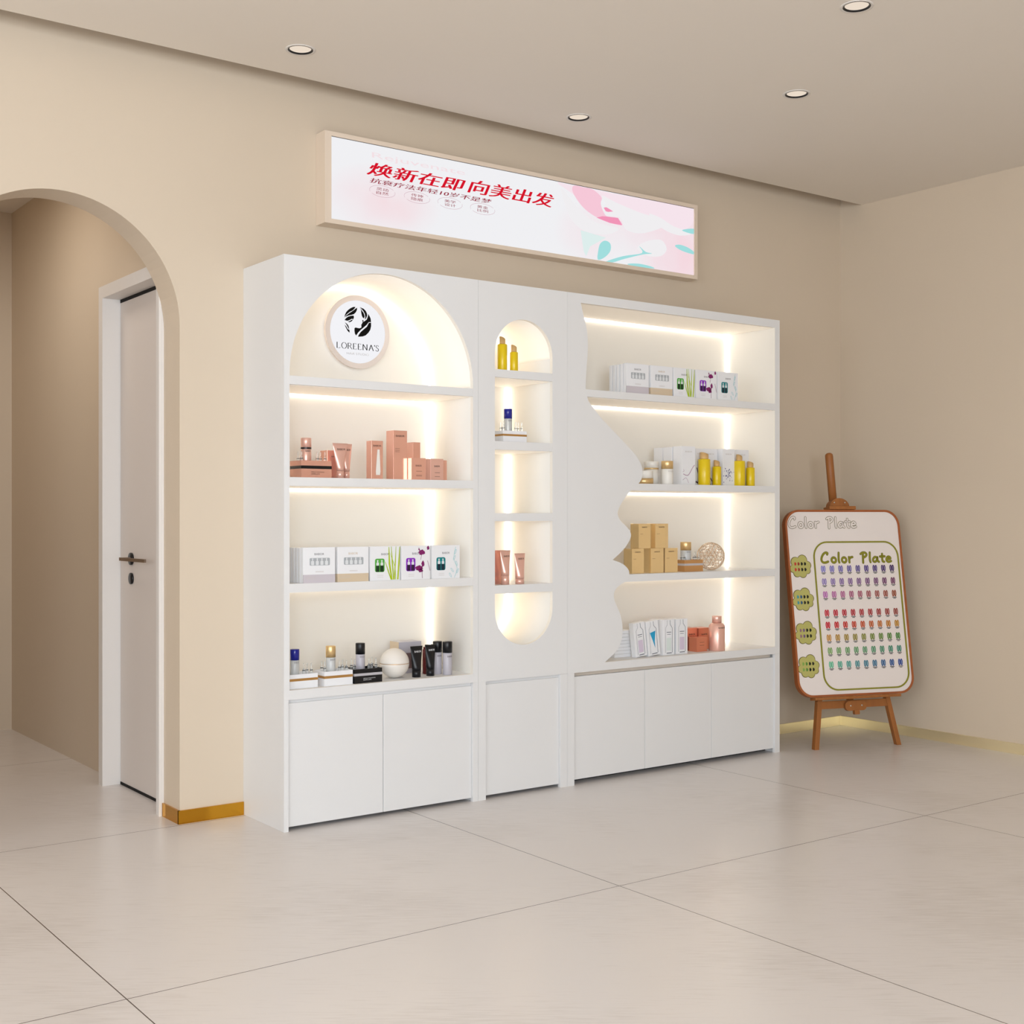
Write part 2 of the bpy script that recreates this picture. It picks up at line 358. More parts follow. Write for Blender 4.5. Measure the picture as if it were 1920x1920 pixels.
mb.use(mint_l).flat(P([(3.84, 2.56), (4.0, 2.545), (3.90, 2.49), (3.875, 2.44), (3.86, 2.46)]), .0055)
mb.use(mint).flat(smooth_path(P([(3.947, 2.433), (3.950, 2.475), (3.962, 2.510), (3.990, 2.529), (4.021, 2.524), (4.031, 2.503), (4.021, 2.475), (3.985, 2.445)]), True, 4), .0053)
for pts in ([(4.001, 2.430), (4.11, 2.469), (4.233, 2.499), (4.215, 2.530), (4.258, 2.508), (4.300, 2.505), (4.236, 2.492), (4.117, 2.456), (4.041, 2.430)],
            [(4.457, 2.562), (4.487, 2.573), (4.543, 2.567), (4.588, 2.550), (4.588, 2.536), (4.505, 2.544)],
            [(4.145, 2.436), (4.215, 2.444), (4.293, 2.440), (4.315, 2.432), (4.251, 2.429), (4.15, 2.430)],
            [(4.505, 2.648), (4.588, 2.667), (4.588, 2.640)]): mb.use(mint).flat(smooth_path(P(pts), True, 4), .0053)
mb.build('artwork', sg)

# ------------------------------------------------------------------ cabinets
FY = 4.372; BY = 4.705; TOP = 2.192
def led(parent, *a): return B('led_strip', parent, led_m, *a)
def carcass(t, x0, x1, y1=WY):
    B('side_panel', t, white_m, x0, x0+.020, FY+.0182, y1, 0, TOP, bevel=.0008)
    B('side_panel', t, white_m, x1-.020, x1, FY+.0182, y1, 0, TOP, bevel=.0008)
    B('top_panel', t, white_m, x0+.020, x1-.020, FY+.018, y1, TOP-.018, TOP)
    B('back_panel', t, inner_m, x0+.020, x1-.020, BY, BY+.012, .45, TOP-.018)
    B('cabinet_base', t, white_m, x0+.020, x1-.020, FY+.05, y1, .018, .48)
    B('plinth', t, dark_m, x0+.020, x1-.020, FY+.08, y1-.01, 0, .018)
def doors(t, xs, z0=.015, z1=.486, y=.010):
    for a, b in zip(xs[:-1], xs[1:]): B('door', t, white_m, a+.0012, b-.0012, FY+y, FY+y+.020, z0, z1, bevel=.0015)
def groove(t, x0, x1, d): B('groove_panel', t, white_m, x0, x1, FY+d, FY+.049, .478, .4998)
def glow_panel(t, x0, x1, z): B('added_glow_panel', t, glow_m, x0, x1, FY+.020, BY-.009, z-.0015, z)   # glowing panel added under a shelf to brighten the niche
def shelf(t, x0, x1, zt, zb, y=FY+.0004):
    glow_panel(t, x0+.002, x1-.002, zb); return B('shelf', t, white_m, x0, x1, y, BY, zb, zt, bevel=.0006)

# --- arched unit
u1 = thing('display_cabinet', 'tall white lit display cabinet with a large arched niche and round logo, leftmost', 'cabinet', (0, 0, 0), 0, 'row of white display cabinets along the wall')
carcass(u1, 2.149, 3.045)
A0, A1, ACX, ACZ = 2.173, 3.019, 2.596, 1.742
hole = [(A0, .536), (A1, .536)] + arc(ACX, ACZ, .423, 0, 180, 64)
MB().use(white_m).prism([(2.149, .500), (3.0448, .500), (3.0448, TOP), (2.149, TOP)], FY, FY+.018, [hole], hole_mat=inner_m).build('front_panel', u1, white_m)
inn = arc(ACX, ACZ, .423, 0, 180, 64); out = arc(ACX, ACZ, .431, 180, 0, 64)
MB().prism([(A1, .50)] + inn + [(A0, .50), (A0-.004, .50)] + out + [(A1+.0055, .50)], FY+.018, BY, smooth_side=True).build('niche_lining', u1, inner_m)
B('niche_floor', u1, white_m, A0-.0035, A1+.0035, FY+.0182, BY, .5005, .536)
for zt, zb in ((1.733, 1.700), (1.347, 1.314), (.941, .907)):
    shelf(u1, A0, A1, zt, zb); led(u1, A0+.01, A1-.01, BY-.0075, BY-.001, zb-.0067, zb-.0002)
for z0, z1 in ((.54, .895), (.945, 1.303), (1.351, 1.69)):
    led(u1, A1-.007, A1-.0005, BY-.0075, BY-.001, z0, z1); led(u1, A0+.0005, A0+.007, BY-.0075, BY-.001, z0, z1)
MB().prism(arc(ACX, ACZ, .4225, 0, 180, 64) + arc(ACX, ACZ, .4160, 180, 0, 64), BY-.0075, BY-.001, smooth_side=True).build('led_strip', u1, led_m)
MB().prism(arc(ACX, ACZ, .4228, 0, 180, 64) + arc(ACX, ACZ, .4215, 180, 0, 64), FY+.020, BY-.009, smooth_side=True).build('added_glow_panel', u1, glow_m)  # added glowing lining in the arch top
for a, b in ((2.149, 2.169), (3.019, 3.0448)): B('stile', u1, white_m, a, b, FY, FY+.018, 0, .4998)
doors(u1, [2.169, 2.590, 3.019]); groove(u1, 2.169, 3.019, .019)
# --- narrow unit
u2 = thing('display_cabinet', 'narrow white display cabinet with a tall stadium-shaped lit niche, the middle one', 'cabinet', (0, 0, 0), 0, 'row of white display cabinets along the wall')
carcass(u2, 3.0455, 3.527)
C0, C1, CCX = 3.132, 3.443, 3.2875; rr = .1555; TZ, LZ = 1.891, .799
stad = arc(CCX, TZ, rr, 0, 180, 40) + arc(CCX, LZ, rr, 180, 360, 40)
stad_o = arc(CCX, TZ, rr+.008, 0, 180, 40) + arc(CCX, LZ, rr+.008, 180, 360, 40)
MB().use(white_m).prism([(3.0458, .500), (3.5268, .500), (3.5268, TOP), (3.0458, TOP)], FY, FY+.018, [stad], hole_mat=inner_m).build('front_panel', u2, white_m)
MB().prism(stad_o, FY+.018, BY, [stad], smooth_side=True).build('niche_lining', u2, inner_m)
for zt, zb in ((1.824, 1.790), (1.518, 1.482), (1.211, 1.177), (.904, .868)): shelf(u2, C0, C1, zt, zb)
for z0, z1 in ((.80, .866), (.906, 1.175), (1.213, 1.480), (1.520, 1.788), (1.826, 1.89)):
    led(u2, C1-.0075, C1-.0008, BY-.0075, BY-.001, z0, z1); led(u2, C0+.0008, C0+.0075, BY-.0075, BY-.001, z0, z1)
MB().prism(arc(CCX, TZ, rr-.0002, 0, 180, 40) + arc(CCX, TZ, rr-.0014, 180, 0, 40), FY+.020, BY-.009, smooth_side=True).build('added_glow_panel', u2, glow_m)  # added glowing lining in the rounded top
MB().prism(arc(CCX, TZ, rr-.0005, 0, 180, 40) + arc(CCX, TZ, rr-.0070, 180, 0, 40), BY-.0075, BY-.001).build('led_strip', u2, led_m)
MB().prism(arc(CCX, LZ, rr-.0005, 180, 360, 40) + arc(CCX, LZ, rr-.0070, 360, 180, 40), BY-.0075, BY-.001).build('led_strip', u2, led_m)
B('stile', u2, white_m, 3.0458, 3.085, FY, FY+.018, 0, .4998); B('stile', u2, white_m, 3.488, 3.5268, FY, FY+.018, 0, .4995)
doors(u2, [3.085, 3.488]); groove(u2, 3.0655, 3.507, .0185)
# --- face profile unit
u3 = thing('display_cabinet', 'wide white display cabinet whose open shelves are edged by a face profile, rightmost', 'cabinet', (0, 0, 0), 0, 'row of white display cabinets along the wall')
carcass(u3, 3.5275, 4.911)
prof = [(3.604, 2.151), (3.619, 2.100), (3.632, 2.060), (3.642, 2.015), (3.645, 1.950), (3.638, 1.870), (3.633, 1.800), (3.634, 1.762), (3.642, 1.731), (3.660, 1.703),
        (3.732, 1.635), (3.828, 1.562), (3.926, 1.485), (3.964, 1.440), (3.975, 1.403), (3.969, 1.373), (3.949, 1.348), (3.896, 1.311), (3.854, 1.268), (3.828, 1.232), (3.822, 1.207), (3.838, 1.178),
        (3.870, 1.154), (3.897, 1.130), (3.902, 1.102), (3.880, 1.068), (3.848, 1.038), (3.792, .999)]
prof2 = [(3.792, .999), (3.844, .983), (3.878, .962), (3.893, .938), (3.884, .906), (3.841, .885), (3.812, .866), (3.799, .840), (3.805, .808), (3.828, .768), (3.845, .725), (3.852, .672), (3.842, .622), (3.815, .583), (3.760, .545), (3.745, .536)]
face = smooth_path(prof, False, 6)[:-1] + smooth_path(prof2, False, 6)
OR = 4.876
MB().use(white_m).prism([(3.5278, .500), (4.911, .500), (4.911, TOP), (3.5278, TOP)], FY, FY+.018, [[(OR, .536), (OR, 2.153)] + face], hole_mat=inner_m).build('front_panel', u3, white_m)
B('niche_side', u3, inner_m, OR, OR+.0148, FY+.018, BY, .50, TOP-.02)
B('niche_side', u3, inner_m, 3.56, 3.572, FY+.018, BY, .50, TOP-.02)
B('niche_top', u3, inner_m, 3.572, OR, FY+.018, BY, 2.153, 2.172)
B('niche_floor', u3, white_m, 3.572, OR, FY+.019, BY, .505, .536)
glow_panel(u3, 3.575, OR-.003, 2.1528)
for zt, zb in ((1.767, 1.734), (1.349, 1.317), (.930, .896)):
    shelf(u3, 3.575, OR, zt, zb)
for zb in (2.153, 1.734, 1.317, .896): led(u3, 3.58, OR-.01, BY-.0075, BY-.001, zb-.007, zb-.0005)
for z0, z1 in ((.538, .885), (.932, 1.306), (1.351, 1.723), (1.769, 2.142)): led(u3, OR-.0075, OR-.0008, BY-.0075, BY-.001, z0, z1)
B('stile', u3, white_m, 3.5278, 3.567, FY, FY+.018, 0, .4998); B('stile', u3, white_m, 4.876, 4.911, FY, FY+.018, 0, .4995)
doors(u3, [3.567, 3.999, 4.435, 4.876], .022, .482); B('groove_panel', u3, mat('groove_beige', srgb(232, 218, 202), .6), 3.567, 4.876, FY+.034, FY+.049, .478, .4998)

# --- round logo plate
lg = thing('round_logo_sign', 'round white backlit logo sign with a black leafy face emblem in the arched niche', 'sign', (2.629, 4.655, 1.970))
ring_m = mat('logo_ring', srgb(226, 214, 206), .5); face_m = emis('logo_face', srgb(246, 246, 250), .97); ink = mat('ink_black', (.004, .004, .004, 1), .6, spec=.1)
def disc(r0, r1, y0, y1):
    m = MB(); m.lathe([(0, y0), (r1, y0), (r1, y1), (0, y1)] if r0 == 0 else [(r0, y0), (r1, y0), (r1, y1), (r0, y1), (r0, y0)], 72, smooth=False); m.v = [(x, z, y) for x, y, z in m.v]; return m
disc(.1315, .1530, 0, .014).build('ring', lg, ring_m); disc(0, .1315, .001, .014).build('logo_plate', lg, face_m); disc(0, .05, .014, .050).build('standoff', lg, casing_m)
EMB = [[(-.064,.054),(-.063,.064),(-.057,.077),(-.048,.087),(-.035,.097),(-.022,.103),(-.012,.104),(-.016,.097),(-.025,.088),(-.04,.08),(-.051,.071),(-.059,.063)],
[(-.057,.063),(-.042,.075),(-.025,.086),(-.014,.095),(-.004,.102),(-.005,.092),(-.01,.082),(-.019,.073),(-.033,.068),(-.047,.064),(-.059,.058),(-.063,.053)],
[(-.064,.044),(-.057,.053),(-.047,.06),(-.033,.065),(-.021,.067),(-.019,.06),(-.023,.05),(-.029,.053),(-.04,.046),(-.051,.042)],
[(-.05,.039),(-.04,.042),(-.029,.049),(-.024,.049),(-.03,.042),(-.04,.037)],
[(-.063,.035),(-.054,.031),(-.047,.025),(-.043,.016),(-.043,.006),(-.048,.015),(-.054,.025)],
[(-.064,.026),(-.056,.019),(-.05,.009),(-.04,.004),(-.04,-.007),(-.049,0),(-.057,.012)],
[(.008,.105),(.015,.096),(.019,.091),(.027,.082),(.032,.069),(.029,.059),(.022,.063),(.018,.071),(.015,.084),(.014,.094)],
[(.009,.105),(.027,.1),(.037,.092),(.043,.082),(.044,.072),(.039,.061),(.033,.054),(.035,.067),(.032,.079),(.026,.089),(.019,.096)],
[(.048,.081),(.056,.071),(.061,.061),(.063,.047),(.052,.046),(.042,.034),(.028,.022),(.012,.009),(0,-.003),(-.009,-.016),(-.015,-.008),(-.017,.003),(-.017,.014),(-.012,.018),(-.004,.017),(.007,.016),(.016,.02),(.016,.029),(.015,.032),(.019,.035),(.02,.041),(.023,.042),(.021,.047),(.021,.052),(.026,.053),(.026,.045),(.034,.05),(.042,.056),(.046,.066),(.048,.073)],
[(.063,.045),(.063,.029),(.059,.014),(.05,.001),(.037,-.011),(.022,-.017),(0,-.02),(.003,-.012),(.013,.001),(.028,.014),(.043,.026),(.052,.043)]]
mb = MB()
for p in EMB: mb.flat(p, 0)
o = mb.build('emblem', lg, ink)
# roman lettering drawn with a broad pen
GL = {'L': (.74, [[(0,0),(0,1)], [(-.06,1),(.08,1)], [(-.06,0),(.46,0),(.48,.14)]]),
 'O': (1.08, [[(.42+.40*math.cos(R(a)), .5+.52*math.sin(R(a))) for a in range(0, 361, 15)]]),
 'R': (.90, [[(0,0),(0,1)], [(-.06,1),(.3,1),(.46,.9),(.5,.75),(.44,.6),(.28,.5),(0,.5)], [(.25,.5),(.4,.3),(.62,0),(.7,0)], [(-.06,0),(.08,0)]]),
 'E': (.80, [[(0,0),(0,1)], [(-.06,1),(.42,1),(.44,.88)], [(0,.52),(.32,.52)], [(-.06,0),(.46,0),(.49,.14)]]),
 'N': (1.02, [[(0,0),(0,1)], [(0,1),(.66,0)], [(.66,0),(.66,1)], [(-.1,0),(.1,0)], [(.56,1),(.76,1)]]),
 'A': (.90, [[(0,0),(.34,1)], [(.34,1),(.72,0)], [(.1,.34),(.58,.34)], [(-.08,0),(.1,0)], [(.6,0),(.8,0)]]),
 "'": (.24, [[(.04,1.02),(.02,.78)]]),
 'S': (.60, [[(.44,.82),(.4,.95),(.25,1.02),(.08,.95),(.03,.78),(.12,.62),(.3,.5),(.44,.36),(.45,.18),(.35,.02),(.2,-.03),(.06,.04),(.0,.2)]])}
mb = MB(); tot = sum(GL[c][0] for c in "LOREENA'S")-.1; sx = .199/tot; x = -.099
for c in "LOREENA'S":
    for st in GL[c][1]:
        t_ = .0010
        pts = [(x+a*sx, -.0735+b*.024) for a, b in st]
        stroke(mb, pts, .0040 if len(pts) < 3 else .0034, -.0002, thin=t_)
    x += GL[c][0]*sx
mb.build('name_lettering', lg, ink)
text('subtitle', 'HAIR STUDIO', -.054, .052, -.097, -.088, -.0002, mat('ink_grey', srgb(190, 190, 192), .6), lg)

# ------------------------------------------------------------------ products
paper = mat('carton_white', srgb(240, 240, 242), .45, spec=.4)
grey_b = mat('band_lilac_grey', srgb(206, 198, 204), .5); tan_b = mat('band_tan', srgb(216, 196, 168), .5)
tink = mat('print_grey', srgb(120, 116, 118), .6); tink_l = mat('print_pale', srgb(205, 198, 192), .6); tdark = mat('print_dark', srgb(60, 40, 36), .6)
win_g = mat('window_silver', srgb(176, 180, 184), .35); amp_w = mat('ampoule_white', srgb(226, 228, 230), .3)
green_w = mat('window_green', srgb(86, 172, 66), .35); green_d = mat('ink_dark_green', srgb(10, 50, 24), .3)
purple_w = mat('window_purple', srgb(140, 40, 190), .35); purple_d = mat('ink_dark_purple', srgb(45, 12, 60), .3)
teal_w = mat('window_teal', srgb(20, 130, 135), .35); teal_d = mat('ink_dark_teal', srgb(8, 40, 55), .3)
leaf_m = mat('leaf_lime', srgb(176, 200, 20), .5); petal_m = mat('petal_magenta', srgb(128, 20, 98), .5); sprig_m = mat('sprig_teal', srgb(120, 200, 204), .5)
rose_g = mat('rose_gold_foil', srgb(242, 186, 166), .18, metal=.6, noise=.03, scale=14)
rose_s = mat('rose_gold_satin', srgb(236, 188, 172), .30, metal=.45)
gold_f = mat('gold_foil', srgb(250, 222, 168), .13, metal=.7, noise=.03, scale=12)
gold_c = mat('gold_cap', srgb(230, 198, 144), .38, metal=.75); gold_s = mat('gold_stripe', srgb(196, 150, 88), .35, metal=.6)
yellow_m = mat('yellow_bottle', srgb(230, 198, 8), .32, coat=.3); wood_c = mat('wood_cap', srgb(214, 174, 116), .5, noise=.12, scale=60, stretch=(1, 1, .1))
blue_m = mat('blue_cap', srgb(14, 26, 140), .25, coat=.4); glass_m = mat('clear_glass', (.96, .98, .98, 1), .05, trans=.85, ior=1.2)
frost_m = mat('frosted_bottle', srgb(226, 228, 228), .25, trans=.35); silver_m = mat('silver_stripe', srgb(206, 206, 214), .35, metal=.4)
navy_m = mat('navy_black', srgb(10, 12, 18), .35); grey_bt = mat('bottle_grey', srgb(186, 182, 190), .3); maroon_m = mat('maroon_glass', srgb(96, 24, 24), .2)
cream_m = mat('cream_plastic', srgb(238, 234, 226), .35)

def carton(name, label, loc, w, h, d, m, brand=None, bm=None, group=None, rz=0, by=.86, bw=.45, bh=.045, cat='box'):
    t = thing(name, label, cat, loc, rz, group)
    B('carton_body', t, m, 0, w, 0, d, 0, h, bevel=.0006)
    if brand:
        cx = w*.5; ww = w*bw; text('lettering', brand, cx-ww/2, cx+ww/2, h*by-bh*h/2, h*by+bh*h/2, -.0006, bm, t)
    return t
def print_lines(t, x0, x1, zs, m, hh=.0012):
    mb = MB()
    for z in zs: mb.flat([(x0, z), (x1, z), (x1, z+hh), (x0, z+hh)], -.0007)
    mb.build('small_print', t, m)
BRAND = 'BABOR'
def ampoule_box(kind, label, loc, group, w=.138, h=.137, d=.022):
    col = {'silver': (win_g, grey_b, tink), 'tan': (win_g, tan_b, tink_l)}.get(kind)
    t = carton('ampoule_carton', label, loc, w, h, d, paper, BRAND, tink if kind != 'tan' else tan_b, group, by=.81 if col else .77, bw=.30 if col else .26, bh=.06)
    s = h/.137
    if col:
        mb = MB().box(-.0004 if kind == 'tan' else .0, w, -.0004, d*.9 if kind == 'tan' else .002, 0, h*.235); mb.build('colour_band', t, col[1])
        mb = MB().use(col[0]).flat(rrect(w*.20, w*.83, h*.49, h*.70, .004*s, 3), -.0007)
        for i in range(4):
            c = w*(.29+.145*i); mb.use(amp_w).flat(rrect(c-.0065, c+.0065, h*.50, h*.62, .003, 3), -.0009).flat([(c-.002, h*.62), (c+.002, h*.62), (c+.003, h*.69), (c-.003, h*.69)], -.0009)
        mb.build('ampoule_window', t); print_lines(t, w*.38, w*.64, [h*.32, h*.30], tink_l, .001); print_lines(t, w*.06, w*.40, [h*.17, h*.14, h*.11], tink_l, .0008)
        return t
    W_, D_ = {'green': (green_w, green_d), 'purple': (purple_w, purple_d), 'teal': (teal_w, teal_d)}[kind]
    mb = MB().use(W_).flat(rrect(w*.16, w*.48, h*.25, h*.64, .008*s, 4), -.0007)
    for c in (w*.25, w*.39):
        mb.use(D_).flat(rrect(c-.008*s, c+.008*s, h*.26, h*.44, .002, 2), -.0009)
        mb.use(amp_w).flat(rrect(c-.006*s, c+.006*s, h*.44, h*.53, .003, 3), -.0009).flat([(c-.002, h*.53), (c+.002, h*.53), (c+.0035, h*.60), (c-.0035, h*.60)], -.0009)
    mb.build('ampoule_window', t); print_lines(t, w*.24, w*.44, [h*.15, h*.10], tink_l, .001)
    mb = MB()
    if kind == 'green':
        mb.use(leaf_m)
        for xb, xm, xt, z1, wd in ((.70, .60, .50, .55, .035), (.72, .64, .62, .98, .05), (.78, .74, .70, .99, .035), (.80, .84, .86, .99, .03), (.92, .96, .985, .98, .045), (.85, .83, .66, .80, .02)):
            L_ = [(xb-wd*.4, .02), (xm-wd*.5, z1*.5), (xt-wd*.15, z1)]; R_ = [(xt+wd*.3, z1), (xm+wd*.6, z1*.5), (xb+wd*.6, .02)]
            mb.flat([(min(a, .998)*w, b*h) for a, b in L_+R_], -.001-.00005*xb)
    if kind == 'purple':
        mb.use(petal_m)
        def blob(cx, cz, rx, rz_, n=14, j=.2): mb.flat([(min((cx+rx*math.cos(2*PI*i/n)*(1+j*math.sin(3*i)))*w, .998*w), (cz+rz_*math.sin(2*PI*i/n)*(1+j*math.cos(2*i)))*h) for i in range(n)], -.001)
        blob(.70, .80, .11, .075); blob(.92, .93, .04, .06); blob(.60, .34, .13, .07); blob(.74, .46, .05, .09); blob(.66, .26, .08, .05)
        mb.flat([(.60*w, .95*h), (.58*w, .88*h), (.66*w, .82*h)], -.0011)
        for a, b, c, d_ in ((.70, .74, .66, .58), (.70, .40, .72, .03), (.90, .55, .99, .25)): stroke(mb, [(a*w, b*h), (c*w, d_*h)], .0016, -.001, caps=False)
    if kind == 'teal':
        mb.use(sprig_m); stroke(mb, [(q*w, p*h) for q, p in smooth_path([(.80, .02), (.90, .30), (.78, .60), (.85, .95)], False, 5)], .0012, -.001, caps=False)
        for cx, cz, a in ((.80, .62, 60), (.88, .45, 110), (.72, .25, 130), (.92, .22, 60), (.66, .10, 120), (.84, .80, 70)):
            ll = []
            for q in range(0, 361, 30):
                u_, v_ = .075*math.cos(R(q)), .022*math.sin(R(q)); ll.append((min((cx+u_*math.cos(R(a))-v_*math.sin(R(a)))*w, .998*w), (cz+u_*math.sin(R(a))+v_*math.cos(R(a)))*h))
            stroke(mb, ll, .0011, -.001, caps=False)
    mb.build('botanical_print', t)
    return t

def bottle(name, label, loc, r, hb, hc, bm, cm, rc=None, brand=None, tm=None, shoulder=.004, cat='bottle', group=None, slant=False, stripe=None):
    t = thing(name, label, cat, loc, 0, group); rc = rc or r
    MB().lathe([(0, 0), (r-.001, 0), (r, .002), (r, hb-shoulder), (r-shoulder*.6, hb-shoulder*.3), (min(rc, r)*.8, hb), (0, hb)], 28).build('bottle_body', t, bm)
    if slant:
        m = MB(); n = 24; v = [(rc*math.cos(2*PI*i/n), rc*math.sin(2*PI*i/n), hb) for i in range(n)] + [(rc*math.cos(2*PI*i/n), rc*math.sin(2*PI*i/n), hb+hc*(.78-.22*math.cos(2*PI*i/n))) for i in range(n)]
        m.add(v, [(i, (i+1) % n, (i+1) % n+n, i+n) for i in range(n)], True).add(v[n:], [tuple(range(n))]); m.build('slanted_cap', t, cm)
    else:
        MB().lathe([(0, hb), (rc, hb), (rc, hb+hc-.0015), (rc-.0012, hb+hc), (0, hb+hc)], 28).build('cap', t, cm)
    if stripe: MB().lathe([(rc+.0003, hb-.0005), (rc+.0003, hb+.006), ], 28).build('neck_band', t, stripe)
    if brand: curved_text(brand, r, r*1.15, hb*.80, .007, tm, t)
    return t
def tube(label, loc, w, h, m, cm, brand, tm, capw=.7, caph=.27, rz=0, group=None):
    t = thing('product_tube', label, 'tube', loc, rz, group)
    n = 24; rings = []
    rb = w*capw/2*1.02; z0 = h*caph
    for k in range(9):
        q = k/8; z = z0+(h-z0)*q; rx = rb+(w/2-rb)*q; ry = rb*(1-q)+.0012*q
        rings.append([(rx*math.cos(2*PI*i/n), ry*math.sin(2*PI*i/n), z) for i in range(n)])
    m_ = MB(); v = [p for r_ in rings for p in r_]
    m_.add(v, [(k*n+i, k*n+(i+1) % n, (k+1)*n+(i+1) % n, (k+1)*n+i) for k in range(8) for i in range(n)], True).add(rings[-1], [tuple(range(n))]).add(rings[0], [tuple(range(n))])
    m_.build('tube_body', t, m)
    MB().lathe([(0, 0), (w*capw/2, 0), (w*capw/2, z0-.0006), (0, z0-.0006)], 24).build('cap', t, cm)
    if brand: text('lettering', brand, -w*.25, w*.28, h*.80, h*.80+.0075, -rb*.45-.002, tm, t)
    return t
AMP0 = None
def ampoule(label, loc, group):
    global AMP0
    if AMP0 is None:
        t = thing('glass_ampoule', label, 'ampoule', loc, 0, group)
        MB().lathe([(0, 0), (.0055, 0), (.0058, .002), (.0058, .020), (.0048, .025), (.0020, .030), (.0022, .034), (.0030, .042), (.0022, .049), (0, .050)], 14).build('glass_body', t, glass_m)
        MB().lathe([(.0062, .0205), (.0062, .0225)], 14).build('neck_band', t, black_m)
        AMP0 = t; return t
    return dup(AMP0, loc, label, None, group)
def tray(label, loc, w, h, d, m, sm, where, tm=None, cap_m=None, capr=.0185, bh=.062, ch=.042, body_m=None, blabel='', amps=5, txt=True, neck=None, bx=.33, alabel='', gname=''):
    t = thing('display_tray', label, 'tray', loc)
    mb = MB().box(0, w, 0, d, 0, h*.80)
    mb.box(0, .004, 0, d, h*.80, h).box(w-.004, w, 0, d, h*.80, h).box(.004, w-.004, 0, .004, h*.80, h).box(.004, w-.004, d-.004, d, h*.80, h)
    mb.build('tray_body', t, m)
    B('stripe', t, sm, -.0005, w+.0005, -.0005, d, h*.52, h*.70)
    if txt:
        text('lettering', 'AMPOULE CONCENTRATES', w*.32, w*.75, h*.30, h*.36, -.0008, tm, t); text('lettering', 'SERUM', w*.32, w*.60, h*.19, h*.25, -.0008, tm, t)
    x, y, z = loc
    b = bottle('serum_bottle', blabel, (x+w*bx, y+d*.55, z+h*.80), capr*.98, bh, ch, body_m or frost_m, cap_m, capr, BRAND, tink if not neck else tdark, .002, 'bottle', stripe=neck)
    spots = [(w*.10, d*.25), (w*.12, d*.6), (w*.62, d*.25), (w*.76, d*.35), (w*.86, d*.22), (w*.9, d*.7)][:amps]
    for i, (a, c) in enumerate(spots): ampoule(alabel, (x+a, y+c, z+h*.80), gname)
    return t

# --- arched unit, second shelf: rose gold products
Z = 1.347
tray('rose gold tray with a black stripe at the left end of the second shelf', (2.232, 4.392, Z), .131, .066, .095, rose_g, black_m, '', tdark, rose_s, .0205, .060, .043, rose_s,
     'rose gold serum bottle standing in the rose gold tray', 5, True, black_m, .36, 'small clear glass ampoule standing in the rose gold tray', 'ampoules in the rose gold tray')
carton('carton', 'coppery red carton partly hidden behind the rose gold tray', (2.372, 4.445, Z), .075, .111, .06, rose_g, BRAND, tdark, by=.78, bw=.5)
tube('rose gold tube in front, beside the coppery carton, larger of the two leaning close', (2.412, 4.413, Z), .068, .138, rose_s, rose_s, BRAND, tdark, .42, .22)
tube('rose gold tube standing just behind and right of another tube', (2.461, 4.450, Z), .050, .139, rose_s, rose_s, BRAND, tdark, .5, .22)
t = carton('carton', 'narrow pink copper carton printed with a white tube, standing alone', (2.546, 4.400, Z), .053, .153, .04, rose_g, BRAND, tdark, by=.87, bw=.68)
MB().flat([(.021, .016), (.039, .016), (.041, .030), (.037, .118), (.027, .118), (.020, .030)], -.0008).build('tube_picture', t, cream_m)
t = carton('carton', 'tallest rose gold carton, upright behind the pink cube boxes', (2.655, 4.412, Z), .065, .199, .056, rose_g, BRAND, tdark, by=.89, bw=.62, bh=.04); print_lines(t, .008, .03, [.125, .118, .112], tdark)
carton('carton', 'rose gold carton behind, right of the tallest carton and above the cubes', (2.803, 4.500, Z), .036, .160, .06, rose_g)
t = carton('carton', 'rose gold cube box before the tallest carton, left of two cubes', (2.722, 4.381, Z), .068, .088, .030, rose_g, BRAND, tdark, by=.65, bw=.42, bh=.08); print_lines(t, .022, .05, [.034, .018, .014], tdark)
t = carton('carton', 'paler rose gold cube box, right of two cubes on the second shelf', (2.821, 4.392, Z), .063, .088, .055, rose_s, BRAND, tdark, by=.65, bw=.42, bh=.08); print_lines(t, .02, .045, [.03, .014], tdark)
carton('carton', 'rose gold box rightmost on the second shelf, half hidden by a cube', (2.893, 4.415, Z), .023, .084, .05, rose_g)

# --- arched unit, third shelf: ampoule cartons
KINDS = [('silver', 'white carton with lilac grey band'), ('tan', 'white carton with tan band'), ('green', 'white carton with green window and grass'),
         ('purple', 'white carton with purple window and flowers'), ('teal', 'white carton with teal window and sprigs')]
ORD = ['second', 'third', 'fourth', 'fifth']
def carton_row(xs, y, z, where, grp):
    for (k, lab), x in zip(KINDS, xs): ampoule_box(k, lab+' '+where, (x, y, z), grp)
    first = thing('ampoule_carton', 'plain', 'box', (xs[0], y+.0255, z), 0, grp)
    B('carton_body', first, paper, 0, .138, 0, .0200, 0, .135, bevel=.0010);
    first['label'] = ORD[0]+' from front in leftmost carton stack '+where
    for i in range(1, 4): dup(first, (xs[0], y+.0255*(i+1), z), ORD[i]+' from front in leftmost carton stack '+where)
carton_row([2.233, 2.382, 2.527, 2.672, 2.818], 4.378, .941, 'on the arched cabinet third shelf', 'ampoule cartons in the arched cabinet')
carton_row([3.883, 4.034, 4.180, 4.330, 4.478], 4.380, 1.767, 'on the face profile cabinet top shelf', 'ampoule cartons on the top shelf at right')

